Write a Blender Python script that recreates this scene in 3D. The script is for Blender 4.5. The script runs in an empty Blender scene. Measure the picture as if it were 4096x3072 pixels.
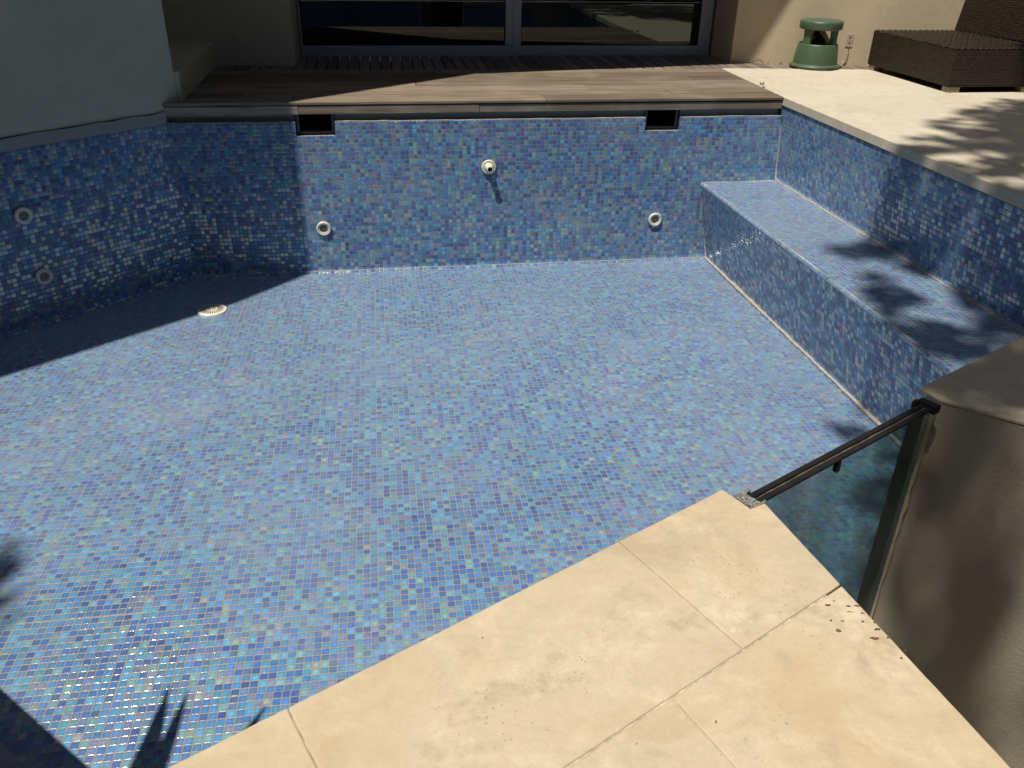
import bpy, bmesh, math, random
from mathutils import Vector, Matrix
random.seed(7)
R = math.radians
S = bpy.context.scene
COL = S.collection

# ------------------------------------------------------------------ camera
CAM = dict(f=3345.67, p=-0.5052, y=0.1554, r=0.0193, loc=(1.0552, -4.4156, 0.8023))
cp, sp, cy, sy = math.cos(CAM['p']), math.sin(CAM['p']), math.cos(CAM['y']), math.sin(CAM['y'])
fw = Vector((sy * cp, cy * cp, sp)); rt = Vector((cy, -sy, 0)); up = rt.cross(fw)
rt2 = rt * math.cos(CAM['r']) + up * math.sin(CAM['r'])
up2 = -rt * math.sin(CAM['r']) + up * math.cos(CAM['r'])
cd = bpy.data.cameras.new('camera'); cam = bpy.data.objects.new('camera', cd); COL.objects.link(cam)
m = Matrix((rt2, up2, -fw)).transposed().to_4x4(); m.translation = Vector(CAM['loc'])
cam.matrix_world = m
cd.sensor_fit = 'HORIZONTAL'; cd.sensor_width = 36.0; cd.lens = CAM['f'] / 4096 * 36.0
cd.clip_start = 0.02; cd.clip_end = 500
S.camera = cam

# ------------------------------------------------------------------ light
AZ = Vector((0.77, 0.64)).normalized(); TANE = 2.5; ELEV = math.atan(TANE)
SUN = Vector((AZ.x * math.cos(ELEV), AZ.y * math.cos(ELEV), -math.sin(ELEV)))
sd = bpy.data.lights.new('sun', 'SUN'); sd.energy = 5.0; sd.angle = R(0.53); sd.color = (1.0, 0.93, 0.82)
so = bpy.data.objects.new('sun', sd); COL.objects.link(so); so.location = (-4, -4, 12)
so.rotation_euler = SUN.to_track_quat('-Z', 'Y').to_euler()
w = bpy.data.worlds.new('World'); S.world = w; w.use_nodes = True
nt = w.node_tree; nt.nodes.clear()
sky = nt.nodes.new('ShaderNodeTexSky'); sky.sky_type = 'NISHITA'; sky.sun_disc = False
sky.sun_elevation = ELEV; sky.sun_rotation = math.atan2(-AZ.x, -AZ.y)
bg = nt.nodes.new('ShaderNodeBackground'); bg.inputs[1].default_value = 0.05
wo = nt.nodes.new('ShaderNodeOutputWorld')
nt.links.new(sky.outputs[0], bg.inputs[0]); nt.links.new(bg.outputs[0], wo.inputs[0])
S.view_settings.view_transform = 'Standard'; S.view_settings.look = 'None'
S.view_settings.exposure = 0.06; S.view_settings.gamma = 1.0
S.render.engine = 'CYCLES'
S.cycles.max_bounces = 8; S.cycles.caustics_reflective = False; S.cycles.caustics_refractive = False

# ------------------------------------------------------------------ material helpers
class NT:
    def __init__(s, name):
        s.mat = bpy.data.materials.new(name); s.mat.use_nodes = True
        s.t = s.mat.node_tree; s.t.nodes.clear()
        s.out = s.t.nodes.new('ShaderNodeOutputMaterial')
        s.b = s.t.nodes.new('ShaderNodeBsdfPrincipled'); s.l(s.b.outputs[0], s.out.inputs[0])
    def l(s, a, b): s.t.links.new(a, b)
    def put(s, sock, v):
        if hasattr(v, 'is_linked') or isinstance(v, bpy.types.NodeSocket): s.l(v, sock)
        else:
            if isinstance(v, tuple) and len(v) == 3 and sock.type == 'RGBA': v = (*v, 1)
            sock.default_value = v
    def n(s, typ, **kw):
        nd = s.t.nodes.new(typ)
        for k, v in kw.items(): setattr(nd, k, v)
        return nd
    def math(s, op, a, b=0.0, c=0.0, clamp=False):
        nd = s.n('ShaderNodeMath', operation=op, use_clamp=clamp)
        s.put(nd.inputs[0], a); s.put(nd.inputs[1], b); s.put(nd.inputs[2], c)
        return nd.outputs[0]
    def mix(s, f, a, b, blend='MIX'):
        nd = s.n('ShaderNodeMix', data_type='RGBA', blend_type=blend)
        s.put(nd.inputs[0], f); s.put(nd.inputs[6], a); s.put(nd.inputs[7], b)
        return nd.outputs[2]
    def noise(s, vec, scale, detail=4, rough=0.55, dist=0.0):
        nd = s.n('ShaderNodeTexNoise'); nd.inputs['Scale'].default_value = scale
        nd.inputs['Detail'].default_value = detail; nd.inputs['Roughness'].default_value = rough
        nd.inputs['Distortion'].default_value = dist
        if vec is not None: s.l(vec, nd.inputs['Vector'])
        return nd.outputs['Fac']
    def ramp(s, f, stops, interp='LINEAR'):
        nd = s.n('ShaderNodeValToRGB'); cr = nd.color_ramp; cr.interpolation = interp
        while len(cr.elements) < len(stops): cr.elements.new(0.5)
        for e, (p, c) in zip(cr.elements, stops):
            e.position = p; e.color = (*c, 1) if isinstance(c, tuple) else (c, c, c, 1)
        s.put(nd.inputs[0], f); return nd.outputs[0]
    def mr(s, v, a, b, c=0.0, d=1.0, smooth=False):
        nd = s.n('ShaderNodeMapRange'); nd.clamp = True
        if smooth: nd.interpolation_type = 'SMOOTHSTEP'
        s.put(nd.inputs[0], v); nd.inputs[1].default_value = a; nd.inputs[2].default_value = b
        s.put(nd.inputs[3], c); s.put(nd.inputs[4], d); return nd.outputs[0]
    def coord(s, scale=(1, 1, 1), rot=(0, 0, 0), kind='Object'):
        tc = s.n('ShaderNodeTexCoord'); mp = s.n('ShaderNodeMapping')
        mp.inputs['Scale'].default_value = scale; mp.inputs['Rotation'].default_value = rot
        s.l(tc.outputs[kind], mp.inputs[0]); return mp.outputs[0]
    def bump(s, h, strength=0.3, dist=0.01):
        nd = s.n('ShaderNodeBump'); nd.inputs['Strength'].default_value = strength
        nd.inputs['Distance'].default_value = dist; s.l(h, nd.inputs['Height'])
        s.l(nd.outputs[0], s.b.inputs['Normal']); return nd
    def set(s, **kw):
        for k, v in kw.items(): s.put(s.b.inputs[k.replace('_', ' ')], v)
        return s.mat
    def schlick(s):
        lw = s.n('ShaderNodeLayerWeight'); lw.inputs[0].default_value = .5
        return s.math('ADD', s.math('MULTIPLY', s.math('POWER', lw.outputs['Facing'], 5), .96), .04)
    def island(s): return s.n('ShaderNodeNewGeometry').outputs['Random Per Island']

def tile_material(name, seed, haze, grout, sheen=.12, film=2.2, spread=.28, violet=(.065, .14, .28)):
    T = NT(name)
    uv = T.n('ShaderNodeUVMap', uv_map='UVMap').outputs[0]
    sx = T.n('ShaderNodeSeparateXYZ'); T.l(uv, sx.inputs[0])
    u, v = sx.outputs[0], sx.outputs[1]
    # paper-backed sheets of 15 x 15 are never laid quite true
    su = T.math('FLOOR', T.math('DIVIDE', u, 15)); sv = T.math('FLOOR', T.math('DIVIDE', v, 15))
    cs = T.n('ShaderNodeCombineXYZ'); T.l(su, cs.inputs[0]); T.l(sv, cs.inputs[1]); cs.inputs[2].default_value = seed
    wn = T.n('ShaderNodeTexWhiteNoise', noise_dimensions='3D'); T.l(cs.outputs[0], wn.inputs[0])
    sc = T.n('ShaderNodeSeparateColor'); T.l(wn.outputs['Color'], sc.inputs[0])
    u = T.math('ADD', u, T.math('MULTIPLY', T.math('SUBTRACT', sc.outputs[0], .5), .22))
    v = T.math('ADD', v, T.math('MULTIPLY', T.math('SUBTRACT', sc.outputs[1], .5), .22))
    cu, cv = T.math('FLOOR', u), T.math('FLOOR', v)
    fx = T.math('SUBTRACT', T.math('FRACT', u), .5); fy = T.math('SUBTRACT', T.math('FRACT', v), .5)
    cc = T.n('ShaderNodeCombineXYZ'); T.l(cu, cc.inputs[0]); T.l(cv, cc.inputs[1]); cc.inputs[2].default_value = seed + 3.3
    w1 = T.n('ShaderNodeTexWhiteNoise', noise_dimensions='3D'); T.l(cc.outputs[0], w1.inputs[0])
    s1 = T.n('ShaderNodeSeparateColor'); T.l(w1.outputs['Color'], s1.inputs[0])
    cc2 = T.n('ShaderNodeVectorMath', operation='ADD'); T.l(cc.outputs[0], cc2.inputs[0]); cc2.inputs[1].default_value = (31.7, 11.3, 5.1)
    w2 = T.n('ShaderNodeTexWhiteNoise', noise_dimensions='3D'); T.l(cc2.outputs[0], w2.inputs[0])
    s2 = T.n('ShaderNodeSeparateColor'); T.l(w2.outputs['Color'], s2.inputs[0])
    r1, r2, r3, r4 = w1.outputs['Value'], s1.outputs[1], s2.outputs[0], s2.outputs[1]
    pal = T.ramp(r1, [(0.0, (.014, .065, .26)), (.12, (.020, .115, .38)), (.26, (.040, .19, .46)), (.41, (.060, .275, .48)),
                      (.57, (.042, .235, .37)), (.67, violet), (.76, (.10, .195, .42)), (.85, (.15, .37, .38)),
                      (.935, (.19, .23, .35)), (.985, (.28, .35, .33))], 'CONSTANT')
    # cloudy opal glass: paler heart, darker rim
    rad = T.math('ADD', T.math('MULTIPLY', fx, fx), T.math('MULTIPLY', fy, fy))
    opal = T.noise(uv, 1.7, 3)
    lum = T.math('MULTIPLY', T.mr(opal, .3, .7, .75, 1.25), T.mr(r2, 0, 1, 1 - spread, 1 + spread))
    lum = T.math('MULTIPLY', lum, T.mr(rad, 0, .22, 1.12, .78))
    hs = T.n('ShaderNodeHueSaturation'); T.l(pal, hs.inputs['Color']); T.l(lum, hs.inputs['Value'])
    T.l(T.mr(r4, 0, 1, .485, .515), hs.inputs['Hue'])
    tile = hs.outputs[0]
    # pale haze painted in for sunlit brightness, plus patchy lime film left by water
    obj = T.coord()
    big = T.noise(obj, 1.1, 5, .62, .6)
    tile = T.mix(T.mr(big, .34, .66, .26, 0), tile, (.02, .06, .14))
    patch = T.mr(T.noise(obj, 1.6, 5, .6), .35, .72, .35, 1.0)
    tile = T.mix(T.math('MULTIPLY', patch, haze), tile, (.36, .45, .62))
    silt = T.math('MULTIPLY', T.mr(T.noise(obj, 2.3, 7, .7, .4), .55, .74), T.mr(T.noise(uv, 1.3, 2), .3, .6, .3, 1))
    tile = T.mix(T.math('MULTIPLY', silt, .42), tile, (.40, .40, .40))
    # rounded square outline
    wob = T.mr(T.noise(uv, 3.0, 2), .3, .7, -.018, .018)
    d8 = T.math('ADD', T.math('POWER', T.math('ABSOLUTE', fx), 6), T.math('POWER', T.math('ABSOLUTE', fy), 6))
    d = T.math('ADD', T.math('POWER', d8, 1 / 6), wob)
    mask = T.mr(d, .428, .460, 1.0, 0.0, True)
    gcol = T.mix(T.noise(obj, 9, 5), tuple(c * .8 for c in grout), tuple(c * 1.15 for c in grout))
    T.set(Base_Color=T.mix(mask, gcol, tile))
    T.set(Roughness=T.mr(mask, 0, 1, .85, T.mr(r3, 0, 1, .10, .26)), IOR=1.55)
    T.set(Specular_IOR_Level=T.mr(mask, 0, 1, .2, T.mr(s1.outputs[0], .25, 1, .35, .95)))
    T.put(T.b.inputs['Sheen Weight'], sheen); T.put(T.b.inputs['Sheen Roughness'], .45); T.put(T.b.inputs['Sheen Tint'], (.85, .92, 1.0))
    T.put(T.b.inputs['Thin Film Thickness'], T.mr(T.ramp(r4, [(0, .0), (.38, .14), (.46, .24), (.52, .44), (.8, .62), (1, 1.0)]), 0, 1, 55, 215))
    pearl = T.mr(s1.outputs[0], .52, .62)     # only some of the tiles carry the pearly coat
    T.put(T.b.inputs['Thin Film IOR'], T.mr(pearl, 0, 1, 1.5, film))
    T.put(T.b.inputs['Coat Weight'], T.math('MULTIPLY', mask, T.mr(s1.outputs[0], .55, .9, .0, .95)))
    T.put(T.b.inputs['Coat IOR'], 2.0); T.put(T.b.inputs['Coat Roughness'], .08)
    # each tile tilts a little and its edges are pillowed
    def nrm(f, r):
        t = T.math('DIVIDE', T.math('ABSOLUTE', f), .43, clamp=True)
        e = T.math('MULTIPLY', T.math('POWER', t, 11), T.math('SIGN', f))
        tilt = T.math('ADD', T.math('MULTIPLY', T.math('SUBTRACT', r, .5), .046), T.math('MULTIPLY', f, .025))
        val = T.math('ADD', T.math('MULTIPLY', e, .55), tilt)
        return T.math('ADD', T.math('MULTIPLY', T.math('MULTIPLY', val, mask), .5), .5)
    cn = T.n('ShaderNodeCombineXYZ'); T.l(nrm(fx, s2.outputs[2]), cn.inputs[0]); T.l(nrm(fy, s1.outputs[2]), cn.inputs[1]); cn.inputs[2].default_value = 1
    nm = T.n('ShaderNodeNormalMap', space='TANGENT', uv_map='UVMap'); T.l(cn.outputs[0], nm.inputs['Color'])
    T.l(nm.outputs[0], T.b.inputs['Normal']); T.l(nm.outputs[0], T.b.inputs['Coat Normal'])
    return T.mat

def stone_material(name, a, b, dirt=0.5, rough=.75, pits=0.6):
    T = NT(name); c = T.coord(); c2 = T.coord((1, 1.7, 1), (0, 0, .5))
    n1 = T.noise(c2, 4.5, 7, .66, .7); n2 = T.noise(c, 21, 6, .65); n3 = T.noise(c, 90, 4, .7); n4 = T.noise(c, 230, 2)
    base = T.mix(T.mr(n1, .36, .64), a, b)
    isl = T.island()
    base = T.mix(T.mr(isl, 0, 1, 0, .3), base, (a[0] * .82, a[1] * .84, a[2] * .88))
    warm = T.mr(T.noise(c, 2.6, 5, .6, 1.0), .5, .66)
    base = T.mix(T.math('MULTIPLY', warm, dirt * .7), base, (a[0] * .92, a[1] * .78, a[2] * .60))
    stain = T.math('MULTIPLY', T.mr(n1, .46, .62), T.mr(n2, .40, .62))
    base = T.mix(T.math('MULTIPLY', stain, dirt), base, (a[0] * .56, a[1] * .52, a[2] * .46))
    grey = T.math('MULTIPLY', T.mr(T.noise(c, 1.9, 6, .7, 1.2), .54, .68), T.mr(n2, .3, .6, .4, 1))
    base = T.mix(T.math('MULTIPLY', grey, dirt * .8), base, (a[0] * .60, a[1] * .66, a[2] * .76))
    light = T.mr(T.noise(c, 11, 5, .7, .5), .56, .7)
    base = T.mix(T.math('MULTIPLY', light, .3), base, tuple(min(1, x * 1.16) for x in b))
    vor = T.n('ShaderNodeTexVoronoi'); vor.inputs['Scale'].default_value = 120; T.l(c, vor.inputs['Vector'])
    pit = T.math('MULTIPLY', T.mr(vor.outputs['Distance'], .08, .22, 1, 0), T.mr(T.noise(c, 6, 4, .6), .54, .66))
    base = T.mix(T.math('MULTIPLY', pit, pits), base, (.17, .13, .09))
    base = T.mix(T.mr(n3, .35, .7, 0, .22), base, tuple(x * .68 for x in a))
    base = T.mix(T.mr(n4, .4, .7, 0, .10), base, tuple(x * .6 for x in a))
    T.set(Base_Color=base, Roughness=rough, Specular_IOR_Level=.3)
    h = T.math('ADD', T.math('MULTIPLY', n2, .5), T.math('MULTIPLY', n3, .4))
    T.bump(T.math('SUBTRACT', h, T.math('MULTIPLY', pit, .9)), .3, .004)
    return T.mat

def render_material(name, col, grain=1.0, stain=(.5, .45, .38)):
    T = NT(name); c = T.coord()
    n1 = T.noise(c, 2.0, 6, .62); n2 = T.noise(c, 130, 3, .6); n3 = T.noise(c, 14, 5, .6)
    b = T.mix(T.mr(n1, .3, .7), tuple(x * .9 for x in col), tuple(min(1, x * 1.06) for x in col))
    b = T.mix(T.math('MULTIPLY', T.mr(n3, .55, .75), .25), b, tuple(x * y for x, y in zip(col, stain)))
    T.set(Base_Color=b, Roughness=.92, Specular_IOR_Level=.2)
    T.bump(T.math('ADD', n2, T.math('MULTIPLY', n3, .7)), .35 * grain, .004)
    return T.mat

def wood_material(name, a, b, axis):
    T = NT(name)
    sc = (1.2, 26, 26) if axis == 'X' else (26, 1.2, 26)
    c = T.coord(sc); c2 = T.coord()
    isl = T.island()
    va = T.n('ShaderNodeVectorMath', operation='ADD'); T.l(c, va.inputs[0])
    cx = T.n('ShaderNodeCombineXYZ'); T.l(T.math('MULTIPLY', isl, 40), cx.inputs[0]); T.l(T.math('MULTIPLY', isl, 17), cx.inputs[1]); T.l(cx.outputs[0], va.inputs[1])
    g = T.noise(va.outputs[0], 2.2, 6, .65, .6); g2 = T.noise(c2, 3.1, 4)
    col = T.mix(T.mr(g, .38, .62), a, b)
    col = T.mix(T.mr(isl, 0, 1, 0, .95), col, tuple(x * .62 for x in a))
    col = T.mix(T.mr(g2, .5, .75, 0, .35), col, (b[0] * 1.15, b[1] * 1.15, b[2] * 1.18))
    T.set(Base_Color=col, Roughness=.8, Specular_IOR_Level=.25)
    T.bump(g, .4, .003)
    return T.mat

def plain(name, col, rough=.5, metal=0.0, var=.12, scale=40, bump=.1, spec=.5):
    T = NT(name); c = T.coord(); n = T.noise(c, scale, 4)
    T.set(Base_Color=T.mix(T.mr(n, .3, .7), tuple(x * (1 - var) for x in col), tuple(min(1, x * (1 + var)) for x in col)),
          Roughness=T.mr(T.noise(c, scale * .3, 3), .3, .7, max(.02, rough - .08), min(1, rough + .08)), Metallic=metal, Specular_IOR_Level=spec)
    if bump: T.bump(n, bump, .002)
    return T.mat

M = {}
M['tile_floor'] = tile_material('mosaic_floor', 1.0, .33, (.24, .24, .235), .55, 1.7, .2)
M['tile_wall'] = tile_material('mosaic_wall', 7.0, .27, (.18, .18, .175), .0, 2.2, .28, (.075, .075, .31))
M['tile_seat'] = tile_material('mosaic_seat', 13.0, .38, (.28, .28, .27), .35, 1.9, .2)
M['seal'] = plain('old_seal', (.10, .09, .07), .9, 0, .5, 60, .4, .1)
M['mortar'] = plain('mortar', (.44, .37, .27), .95, 0, .4, 90, .5, .1)
M['grout'] = plain('grout', (.40, .36, .30), .9, 0, .25, 60, .3, .2)
M['stone'] = stone_material('limestone', (.50, .405, .275), (.65, .56, .415), .58)
M['stone_terrace'] = stone_material('terrace_limestone', (.55, .49, .385), (.66, .61, .50), .42, .7, .2)
M['stone_cut'] = stone_material('cut_limestone', (.40, .37, .34), (.48, .44, .40), .4)
M['plaster_cool'] = render_material('white_render', (.48, .455, .365))
M['plaster_warm'] = render_material('cream_render', (.58, .48, .335))
M['plaster_rough'] = render_material('sand_render', (.42, .375, .30), 1.1)
M['concrete'] = render_material('bare_concrete', (.30, .30, .29), 1.6)
M['deck_x'] = wood_material('deck_boards_long', (.15, .115, .082), (.33, .27, .20), 'X')
M['underside'] = plain('gap_shade', (.07, .065, .06), .85)
M['deck_y'] = wood_material('deck_boards_cross', (.17, .14, .12), (.27, .22, .18), 'Y')
M['fascia'] = wood_material('weathered_fascia', (.22, .175, .13), (.46, .39, .30), 'X')
M['alu'] = plain('powder_coated_aluminium', (.36, .41, .48), .35, .2, .05, 20, .0)
M['dark'] = plain('black_plastic', (.012, .012, .012), .5)
M['gasket'] = plain('dark_rail', (.012, .012, .012), .85, 0, .3, 30, .15, .2)
M['galv'] = plain('old_galvanised_steel', (.34, .34, .31), .55, .6, .5, 70, .6)
M['white_plastic'] = plain('aged_white_plastic', (.66, .63, .53), .45, 0, .14, 60, .1)
M['green_plastic'] = plain('green_plastic', (.060, .100, .058), .45, 0, .08, 30, .06)
M['rust'] = plain('rust', (.19, .085, .04), .9, 0, .4, 200, .2, .2)
M['soil'] = plain('soil', (.12, .08, .05), .95, 0, .4, 50, .5, .1)
M['leaf'] = plain('leaf', (.055, .11, .03), .5, 0, .35, 6, 0)
M['bark'] = plain('bark', (.12, .09, .065), .9, 0, .4, 14, .8, .1)
M['cloth'] = plain('navy_cloth', (.012, .014, .03), .95, 0, .3, 300, .4, .1)
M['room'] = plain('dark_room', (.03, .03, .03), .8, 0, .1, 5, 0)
M['foot'] = plain('pale_wood_foot', (.30, .25, .17), .7)
M['ground'] = render_material('ground_sheet', (.30, .27, .22), 1.0)
M['cable'] = plain('cable', (.09, .07, .06), .6)

def glass_door():
    T = NT('door_glass'); T.t.nodes.remove(T.b)
    tr = T.n('ShaderNodeBsdfTransparent'); tr.inputs[0].default_value = (.35, .38, .38, 1)
    gl = T.n('ShaderNodeBsdfGlossy'); gl.inputs['Roughness'].default_value = .004; gl.inputs[0].default_value = (.9, .95, .93, 1)
    fr = T.schlick()
    mx = T.n('ShaderNodeMixShader'); T.l(T.math('MULTIPLY', fr, 1.6, clamp=True), mx.inputs[0]); T.l(tr.outputs[0], mx.inputs[1]); T.l(gl.outputs[0], mx.inputs[2])
    T.l(mx.outputs[0], T.out.inputs[0]); return T.mat
def glass_weir():
    T = NT('weir_glass'); T.t.nodes.remove(T.b); c = T.coord()
    tr = T.n('ShaderNodeBsdfTransparent'); tr.inputs[0].default_value = (.62, .74, .715, 1)
    gl = T.n('ShaderNodeBsdfGlossy'); gl.inputs['Roughness'].default_value = .03
    df = T.n('ShaderNodeBsdfDiffuse'); df.inputs[0].default_value = (.10, .17, .165, 1)
    fr = T.schlick()
    c3 = T.coord((3, 3, 1.2), (.3, .4, .6))
    dirt = T.math('MULTIPLY', T.mr(T.noise(c3, 2.4, 6, .62, .8), .38, .72), T.mr(T.noise(c, 60, 3), .3, .7, .6, 1))
    m1 = T.n('ShaderNodeMixShader'); T.l(T.math('MULTIPLY', dirt, .52), m1.inputs[0]); T.l(tr.outputs[0], m1.inputs[1]); T.l(df.outputs[0], m1.inputs[2])
    m2 = T.n('ShaderNodeMixShader'); T.l(fr, m2.inputs[0]); T.l(m1.outputs[0], m2.inputs[1]); T.l(gl.outputs[0], m2.inputs[2])
    T.l(m2.outputs[0], T.out.inputs[0]); return T.mat
M['door_glass'] = glass_door(); M['weir_glass'] = glass_weir()
def rattan():
    T = NT('woven_rattan'); uv = T.n('ShaderNodeUVMap', uv_map='UVMap').outputs[0]
    bk = T.n('ShaderNodeTexBrick'); T.l(uv, bk.inputs['Vector']); bk.inputs['Scale'].default_value = 1
    bk.inputs['Brick Width'].default_value = .036; bk.inputs['Row Height'].default_value = .013; bk.inputs['Mortar Size'].default_value = .003
    bk.inputs['Mortar Smooth'].default_value = .6
    bk.inputs['Color1'].default_value = (.040, .025, .014, 1); bk.inputs['Color2'].default_value = (.018, .012, .008, 1); bk.inputs['Mortar'].default_value = (.006, .004, .003, 1)
    T.set(Base_Color=bk.outputs[0], Roughness=.55, Specular_IOR_Level=.3)
    T.bump(T.math('SUBTRACT', 1, bk.outputs[1]), 1.0, .008); return T.mat
M['rattan'] = rattan()

# ------------------------------------------------------------------ mesh helpers
class MB:
    def __init__(s): s.v = []; s.f = []; s.uv = []; s.mi = []
    def poly(s, pts, uvs=None, mi=0):
        i = len(s.v); s.v.extend([tuple(p) for p in pts]); s.f.append(list(range(i, i + len(pts))))
        s.uv.append(uvs or [(p[0], p[1]) for p in pts]); s.mi.append(mi)
    def box(s, a, b, rot=0.0, o=(0, 0, 0), mi=0):
        c, sn = math.cos(rot), math.sin(rot)
        def P(x, y, z): return (o[0] + x * c - y * sn, o[1] + x * sn + y * c, o[2] + z)
        (x0, y0, z0), (x1, y1, z1) = a, b
        i = len(s.v)
        s.v += [P(x0, y0, z0), P(x1, y0, z0), P(x1, y1, z0), P(x0, y1, z0), P(x0, y0, z1), P(x1, y0, z1), P(x1, y1, z1), P(x0, y1, z1)]
        for q, dims in (((0, 3, 2, 1), 'xy'), ((4, 5, 6, 7), 'xy'), ((0, 1, 5, 4), 'xz'), ((1, 2, 6, 5), 'yz'), ((2, 3, 7, 6), 'xz'), ((3, 0, 4, 7), 'yz')):
            s.f.append([i + k for k in q])
            loc = [((x0, x1, x1, x0)[k % 4], (y0, y0, y1, y1)[k % 4], z0 if k < 4 else z1) for k in q]
            ix = {'x': 0, 'y': 1, 'z': 2}
            s.uv.append([(l[ix[dims[0]]], l[ix[dims[1]]]) for l in loc]); s.mi.append(mi)
    def prism(s, pts, z0, z1, mi=0):
        """pts counter-clockwise"""
        n = len(pts); i = len(s.v)
        s.v += [(p[0], p[1], z0) for p in pts] + [(p[0], p[1], z1) for p in pts]
        s.f.append([i + k for k in reversed(range(n))]); s.uv.append([(pts[k][0], pts[k][1]) for k in reversed(range(n))]); s.mi.append(mi)
        s.f.append([i + n + k for k in range(n)]); s.uv.append([(p[0], p[1]) for p in pts]); s.mi.append(mi)
        for k in range(n):
            j = (k + 1) % n; L = math.dist(pts[k], pts[j])
            s.f.append([i + k, i + j, i + n + j, i + n + k]); s.uv.append([(0, z0), (L, z0), (L, z1), (0, z1)]); s.mi.append(mi)
    def lathe(s, prof, seg=40, o=(0, 0, 0), basis=None, mi=0):
        B = basis or Matrix.Identity(3); i = len(s.v); n = len(prof)
        for k in range(seg):
            a = 2 * math.pi * k / seg
            for r, z in prof:
                p = B @ Vector((r * math.cos(a), r * math.sin(a), z)); s.v.append((o[0] + p.x, o[1] + p.y, o[2] + p.z))
        for k in range(seg):
            k2 = (k + 1) % seg
            for j in range(n - 1):
                s.f.append([i + k * n + j, i + k2 * n + j, i + k2 * n + j + 1, i + k * n + j + 1]); s.uv.append([(0, 0)] * 4); s.mi.append(mi)
    def tube(s, pts, rads, seg=8, mi=0, cap=True):
        pts = [Vector(p) for p in pts]; i = len(s.v); n = len(pts)
        for k, p in enumerate(pts):
            d = (pts[min(k + 1, n - 1)] - pts[max(k - 1, 0)]).normalized()
            a = d.orthogonal().normalized() if abs(d.z) > .9 else d.cross(Vector((0, 0, 1))).normalized()
            b = d.cross(a)
            for q in range(seg):
                t = 2 * math.pi * q / seg; r = rads[k] if isinstance(rads, (list, tuple)) else rads
                s.v.append(tuple(p + (a * math.cos(t) + b * math.sin(t)) * r))
        for k in range(n - 1):
            for q in range(seg):
                q2 = (q + 1) % seg
                s.f.append([i + k * seg + q, i + k * seg + q2, i + (k + 1) * seg + q2, i + (k + 1) * seg + q]); s.uv.append([(0, 0)] * 4); s.mi.append(mi)
        if cap:
            s.f.append([i + q for q in range(seg)]); s.uv.append([(0, 0)] * seg); s.mi.append(mi)
            s.f.append([i + (n - 1) * seg + q for q in reversed(range(seg))]); s.uv.append([(0, 0)] * seg); s.mi.append(mi)
    def build(s, name, mat, parent=None, smooth=False, bevel=0.0, loc=None, bseg=2):
        me = bpy.data.meshes.new(name)
        off = Vector(loc) if loc is not None else Vector((0, 0, 0))
        me.from_pydata([tuple(Vector(v) - off) for v in s.v], [], s.f)
        ul = me.uv_layers.new(name='UVMap'); k = 0
        for uvs in s.uv:
            for q in uvs: ul.data[k].uv = q; k += 1
        for mm in (mat if isinstance(mat, (list, tuple)) else [mat]): me.materials.append(mm)
        for p, mi in zip(me.polygons, s.mi): p.material_index = mi
        if smooth:
            for p in me.polygons: p.use_smooth = True
        o = bpy.data.objects.new(name, me); COL.objects.link(o)
        if parent is not None: o.parent = parent; o.matrix_parent_inverse = parent.matrix_basis.inverted()
        if loc is not None: o.location = off
        if bevel:
            bv = o.modifiers.new('bevel', 'BEVEL'); bv.width = bevel; bv.segments = bseg; bv.limit_method = 'ANGLE'; bv.angle_limit = R(40)
        return o
def tag(o, label, cat=None, group=None):
    o['label'] = label
    if cat: o['category'] = cat
    if group: o['group'] = group
    return o
def thing(name, label, cat, loc=(0, 0, 0), group=None):
    o = bpy.data.objects.new(name, None); COL.objects.link(o); o.location = loc; o.empty_display_size = .1
    return tag(o, label, cat, group)
def structure(o): o['kind'] = 'structure'; return o
def copy_tree(o, parent=None):
    c = o.copy(); COL.objects.link(c)
    if parent is not None: c.parent = parent
    for ch in list(o.children): copy_tree(ch, c)
    return c

# ------------------------------------------------------------------ measures (metres; coping top is z = 0, back wall of the pool is y = 0)
P_ = 0.0215
W_, ZT, ZB, ZF = 3.2013, -0.0973, -0.4451, -0.8811
PHI = 0.0204; DR = Vector((math.sin(PHI), -math.cos(PHI)))
BX, FX, SX = 2.7772, 2.8596, 3.2198
LW = Vector((-1, -.93)).normalized()                 # run of the left wall
NE = Vector((.885, .466)).normalized()               # run of the near edge
B0 = Vector((1.569, -3.3705))
def isect(p, d, q, e):
    den = d.x * e.y - d.y * e.x; t = ((q.x - p.x) * e.y - (q.y - p.y) * e.x) / den
    return p + d * t
V4 = B0 - NE * 1.03
NL = Vector((-.73, .68)).normalized()
V5 = isect(V4, NL, Vector((0, 0)), LW)
V2 = isect(Vector((BX, 0)), DR, B0, NE)
VR = isect(Vector((W_, 0)), DR, B0, NE)
WR = B0 + NE * .585                                   # right end of the glass weir

# ------------------------------------------------------------------ ground and terraces
g = MB(); g.poly([(-60, -60, -1.02), (60, -60, -1.02), (60, 60, -1.02), (-60, 60, -1.02)])
structure(g.build('ground', M['ground']))

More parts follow.
